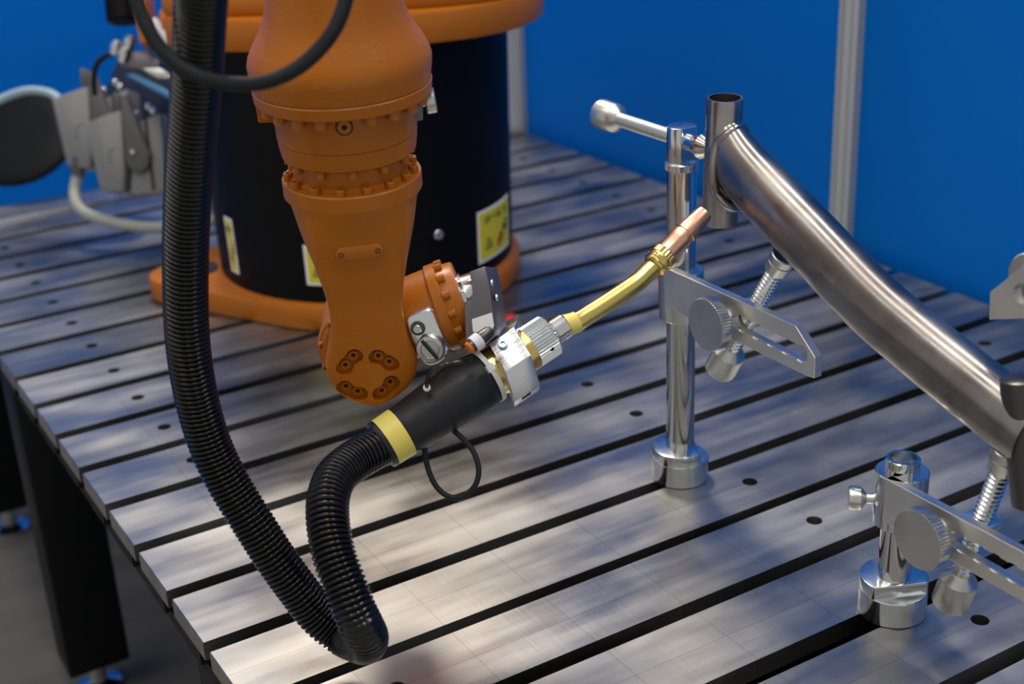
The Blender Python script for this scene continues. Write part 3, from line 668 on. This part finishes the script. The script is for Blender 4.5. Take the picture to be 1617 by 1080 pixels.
cl1 = fixture(CX, -706, 338, (182, 234), (-922, 241, 200), (-797, 214), ((527, -768, 146), (527, -855, 291)), 'tall zinc clamp with the horizontal top spindle, standing behind the copper nozzle', 62)
cl2 = fixture(CX, -1009, 153, (90, 141), (-1230, 141, 100), (-1068, 116), ((527, -1072, 42), (527, -1113, 205)), 'short zinc clamp in the right foreground with the open post top')
# thumb screw on the short clamp
d_ = V((-.76, .65, 0)); c_ = V((CX, -1009, 112))
part('thumb_screw', MB().lathe(c_, d_, [(20, 4.5), (28, 4.5), (31, 8), (33, 10.2), (41, 10.6), (43, 9.6)], 28), ZINCR, cl2)
part('thumb_screw', MB().lathe(V((CX, -706, 208)), V((.76, .65, 0)), [(20, 4.5), (28, 4.5), (31, 8), (33, 10.2), (41, 10.6), (43, 9.6)], 28), ZINCR, cl1)
# head of the tall clamp with its horizontal spindle
part('knurled_ring', knurl((CX, -706, 336), (0, 0, 1), [(0, 15.4, 0), (.8, 16.6, 1), (6.8, 16.6, 1), (7.6, 15.6, 0)], 50, .5), ZINC, cl1, smooth=25)
hp_ = []
for k in range(40):
    a_ = 2*math.pi*k/40; p = V((math.cos(a_), math.sin(a_), 0))*14.6; hp_.append(V((CX + p.x, -706 + max(p.y, -11), 343)))
part('spindle_head', MB().prism(hp_, V((0, 0, 36))), ZINC, cl1, bevel=1.6)
part('top_thread', thread((CX, -712, 365), (CX, -596, 365), 7.2, 2.2, .7), ZINCR, cl1, smooth=25)
part('top_knob', MB().lathe((CX, -606, 365), (0, 1, 0), [(0, 6), (3, 10), (8, 13.6), (10, 15), (33, 15.2), (34.5, 14)], 36), ZINCR, cl1)
part('top_pad', MB().lathe((CX, -716, 365), (0, -1, 0), [(0, 7), (1, 8.6), (14, 8.6), (15, 10.5), (22, 12), (32, 7)], 30), CHROME, cl1)
# third clamp reaching in from the right edge
c3y = -1330
cl3 = thing('fixture_clamp', (560, c3y, 0), 'clamp bar tip with hole and knurled wheel at the right edge', 'clamp')
b3 = part('clamp_bar', MB().prism([on_x(x, y, 527) for x, y in ((1563, 461), (1580, 448), (1618, 415), (1640, 396))] + [V((527, -1150, 380)), V((527, c3y, 380)), V((527, c3y, 322)), on_x(1640, 502, 527), on_x(1562, 505, 527)], V((9, 0, 0))), SATIN, cl3, bevel=.8)
hc = on_x(1610, 463, 527)
cut(b3, [slot_cut(hc.y - 2, hc.y - 60, hc.z, hc.z + 20, 8, 527, 9)], True)
part('lock_knob', knurl(on_x(1612, 438, 540) + V((2, -6, 0)), (1, 0, 0), [(0, 19, 0), (.8, 20, 1), (10, 20, 1), (11, 19, 0)], 60, .7), ZINCR, cl3, smooth=25)
part('post', MB().lathe((560, c3y, 0), (0, 0, 1), [(30, 14.5), (400, 14.5), (401, 13)], 36), CHROME, cl3)
part('foot', MB().lathe((560, c3y, 0), (0, 0, 1), [(.4, 28.6), (1.2, 29.6), (24, 29.6), (25, 28.8), (36, 28)], 40), ZINC, cl3)
part('sleeve', MB().lathe((560, c3y, 0), (0, 0, 1), [(318, 21), (320, 24), (382, 24), (384, 22)], 40), ZINC, cl3)

# ------------------------------------------------------------------ bicycle frame piece held by the clamps
BX_ = 527
fr = thing('bicycle_frame', (BX_, -940, 200), 'raw steel bicycle head tube and curved down tube held between the clamps', 'bicycle frame')
h0, h1 = V((BX_, -764, 297)), V((BX_, -768.5, 417))
ha = (h1 - h0).normalized(); hl_ = (h1 - h0).length
part('head_tube', MB().lathe(h0, ha, [(6, 13.2), (0, 13.4), (0, 16.2), (1, 16.8), (hl_ - 1, 16.8), (hl_, 16.2), (hl_, 14.2), (hl_ - 40, 14)], 44), RAW, fr)
part('tube_bore', MB().lathe(h0, ha, [(hl_ - 40, 14), (hl_ - 39.5, 14)], 30), DARKHOLE, fr)
dpt = spline([V((BX_, y, z)) for y, z in ((-768, 371), (-801, 353), (-878, 317.5), (-956, 280.5), (-1015, 260), (-1069, 244), (-1112, 232), (-1135, 226))], 10)
rr = []
for i, p in enumerate(dpt):
    t = (dpt[min(i + 1, len(dpt) - 1)] - dpt[max(i - 1, 0)]).normalized(); up = t.cross(V((1, 0, 0))); up = up if up.z > 0 else -up
    f_ = i/(len(dpt) - 1); rx = 17.5 + 5.5*min(f_*4, 1); rz = lerp_tab([(0, 31), (.12, 29.5), (.35, 28.8), (1, 26.5)], f_)
    rr.append([p + V((1, 0, 0))*(rx*math.copysign(abs(math.cos(a_))**.9, math.cos(a_))) + up*(rz*math.copysign(abs(math.sin(a_))**.9, math.sin(a_))) for a_ in [2*math.pi*k/48 for k in range(48)]])
part('down_tube', MB().rings(rr), RAW, fr, smooth=60)
# weld collar where the two meet
wr = []
for k in range(48):
    a_ = 2*math.pi*k/48; lx = 21.2*math.cos(a_); lz = 38*math.sin(a_)
    yy = -math.sqrt(max(16.8**2 - min(abs(lx), 16.4)**2, 0)) - 1.5
    wr.append(h0 + ha*62 + V((lx*.98, yy - 2 - abs(lx)*.2, lz - 4)))
part('weld_bead', MB().tube(wr, 4.0, 8, closed=True), RAW, fr, smooth=60)
s0, s1 = V((BX_, -1121, 270)), V((BX_, -1146, 172)); sa = (s1 - s0).normalized()
part('seat_tube', MB().lathe(s0, sa, [(0, 17), (1.6, 19.6), (100, 20.4), (102, 19)], 44), DARKSTEEL, fr)
part('seat_lug', MB().box(V((BX_ + 6, -1136, 276)), V((6, 0, 0)), V((0, 10, 0)), V((0, 0, 9))), DARKSTEEL, fr, bevel=1)

# ------------------------------------------------------------------ cable connectors behind the robot on the left
def connector(name, x, y, D, label, s=1.0):
    p = at(x, y, D); t = thing(name, p, label, 'connector', None)
    def q(dx, dy, dd=0): return at(x + dx, y + dy, D + dd)
    # die-cast hood: front face with bevelled left side
    part('hood', MB().prism([q(0, 0), q(50, -18), q(56, 80), q(54, 113), q(24, 114), q(15, 100)], (fw + RT*.25)*40), CONN, t, bevel=4)
    part('hood_side', MB().prism([q(-9, 0, 2), q(2, 5, 0), q(26, 112, 0), q(16, 108, 4)], (fw + RT*.25)*34), CONN, t, bevel=2.5)
    part('cast_rib', MB().prism([q(24, 46, -1), q(40, 40, -1), q(41, 44, -1), q(33, 47, -1), q(35, 66, -1), q(30, 68, -1)], fw*2), CONN, t, bevel=.4)
    lv = part('locking_lever', MB().prism([q(47, -38, -3), q(58, -42, -3), q(68, -18, -3), q(88, 36, -3), q(96, 52, -3), q(92, 74, -3), q(82, 82, -3), q(66, 80, -3), q(58, 66, -3)], (fw + RT*.25)*9), CONNP, t, bevel=3)
    part('lever_grip', MB().prism([q(36, -46, 0), q(48, -40, 0), q(48, -14, 0), q(38, -18, 0)], (fw + RT*.25)*26), CONNP, t, bevel=2)
    part('pivot_pin', MB().lathe(q(69, 50, -4), -fw, [(0, 4), (3, 4), (4, 3)], 12), ZINC, lv)
    part('housing', MB().prism([q(72, 4, 8), q(112, -12, 8), q(122, 112, 8), q(64, 118, 8)], (fw + RT*.25)*40), CONN, t, bevel=3)
    part('housing_gap', MB().prism([q(86, -2, 6), q(90, -4, 6), q(104, 108, 6), q(99, 110, 6)], fw*4), DARKHOLE, t)
    for dx, dy in ((75, -14), (93, -26), (101, -19)): part('housing_screw', MB().lathe(q(dx, dy + 8, 22), UP - fw*.3, [(0, 6), (7, 6), (9, 4)], 14), ZINC, t)
    return t
cA = connector('plug_connector', 89, 152, 2250, 'grey plug connector with a cable gland, left of the two')
cB = connector('plug_connector', 141, 190, 2190, 'grey plug connector with open lever, next to the corrugated hose')
part('cable_gland', MB().lathe(at(122, 256, 2262), at(124, 285, 2262) - at(122, 256, 2262), [(-8, 13), (12, 13), (16, 10.5), (26, 10)], 20), CONNP, cA)
solo('grey_cable', MB().tube(spline([at(123, 276, 2262), at(118, 300, 2258), at(121, 322, 2245), at(138, 338, 2235), at(175, 350, 2225), at(220, 358, 2210), at(262, 358, 2200), at(320, 350, 2190), at(372, 340, 2190)], 8), 9.3, 16), GREYCABLE, at(140, 340, 2235), 'pale grey cable drooping from the left plug onto the table', 'cable', smooth=60)
# plate and fittings the connectors hang on
rk = part('connector_panel', MB().prism([at(186, 92, 2350), at(275, 130, 2300), at(300, 150, 2280), at(300, 285, 2280), at(250, 285, 2310), at(205, 245, 2360), at(165, 150, 2380)], (fw + RT*.3)*26), DARKSTEEL, robot, bevel=2)
part('valve_block', MB().prism([at(178, 84, 2150), at(232, 78, 2150), at(252, 96, 2150), at(250, 118, 2150), at(190, 104, 2150)], (fw + RT*.25)*50), GREYSTEEL, robot, bevel=3)
part('valve_plate', MB().prism([at(222, 108, 2140), at(250, 106, 2140), at(272, 118, 2140), at(250, 124, 2140)], fw*30), ZINCR, robot, bevel=2)
part('support_bar', MB().prism([at(196, 118, 2145), at(212, 114, 2145), at(276, 148, 2120), at(276, 162, 2120)], fw*20), mat('blue_steel_bar', (.05, .16, .33), .35, .6), robot, bevel=2)
for x, y in ((183, 78), (204, 70), (196, 90)): part('fitting', MB().lathe(at(x, y, 2150), UP - fw*.2 + RT*.3, [(-8, 9), (0, 9), (1, 11), (9, 11), (10, 8), (14, 7)], 18), ZINC, robot)
part('air_line', MB().tube(spline([at(180, 84, 2155), at(164, 90, 2160), at(152, 104, 2170), at(148, 124, 2180), at(150, 150, 2190)], 6), 4.5, 12), CABLE, robot)
# round black cover far left with a pale cable over it
dk = at(30, 214, 2520); dn = (-fw + UP*.55 - RT*.1).normalized()
rd = thing('round_cover', (dk.x, dk.y, FLOOR_Z), 'round black cover at the far left edge in front of the blue wall', 'cover')
part('cover', MB().lathe(dk - dn*30, dn, [(0, 50), (10, 98), (24, 108), (30, 106), (34, 100), (36, 60), (36, .5)], 56), mat('black_plastic', (.004, .005, .006), .5, spec=.1), rd)
st = dk - dn*20 - RT*420
part('stand', MB().tube([dk - dn*20, dk - dn*20 - RT*200, st, V((st.x, st.y, st.z - 60)), V((st.x, st.y, FLOOR_Z))], 14, 16), BLACKF, rd)
solo('pale_cable', MB().tube(spline([at(-60, 200, 2300), at(-20, 170, 2300), at(10, 153, 2300), at(45, 143, 2290), at(78, 147, 2280), at(100, 162, 2275)], 8), 7, 14), PALECABLE, at(45, 143, 2290), 'pale blue cable arching from the left plug past the black cover', 'cable', smooth=60)
# small red cap on the table behind the torch
rc = on_z(807, 521, 0)
cap_ = thing('red_cap', rc, 'small red plastic cap lying on the table behind the torch clamp', 'cap')
part('cap_body', MB().lathe(rc + V((0, 0, 0)), (0, 0, 1), [(0, 13), (12, 12.4), (18, 11), (21, 7), (21, .5)], 24), RED, cap_)
part('cap_rim', MB().lathe(rc, (0, 0, 1), [(0, 13.6), (3, 13.6), (3.5, 12)], 24), RED, cap_)
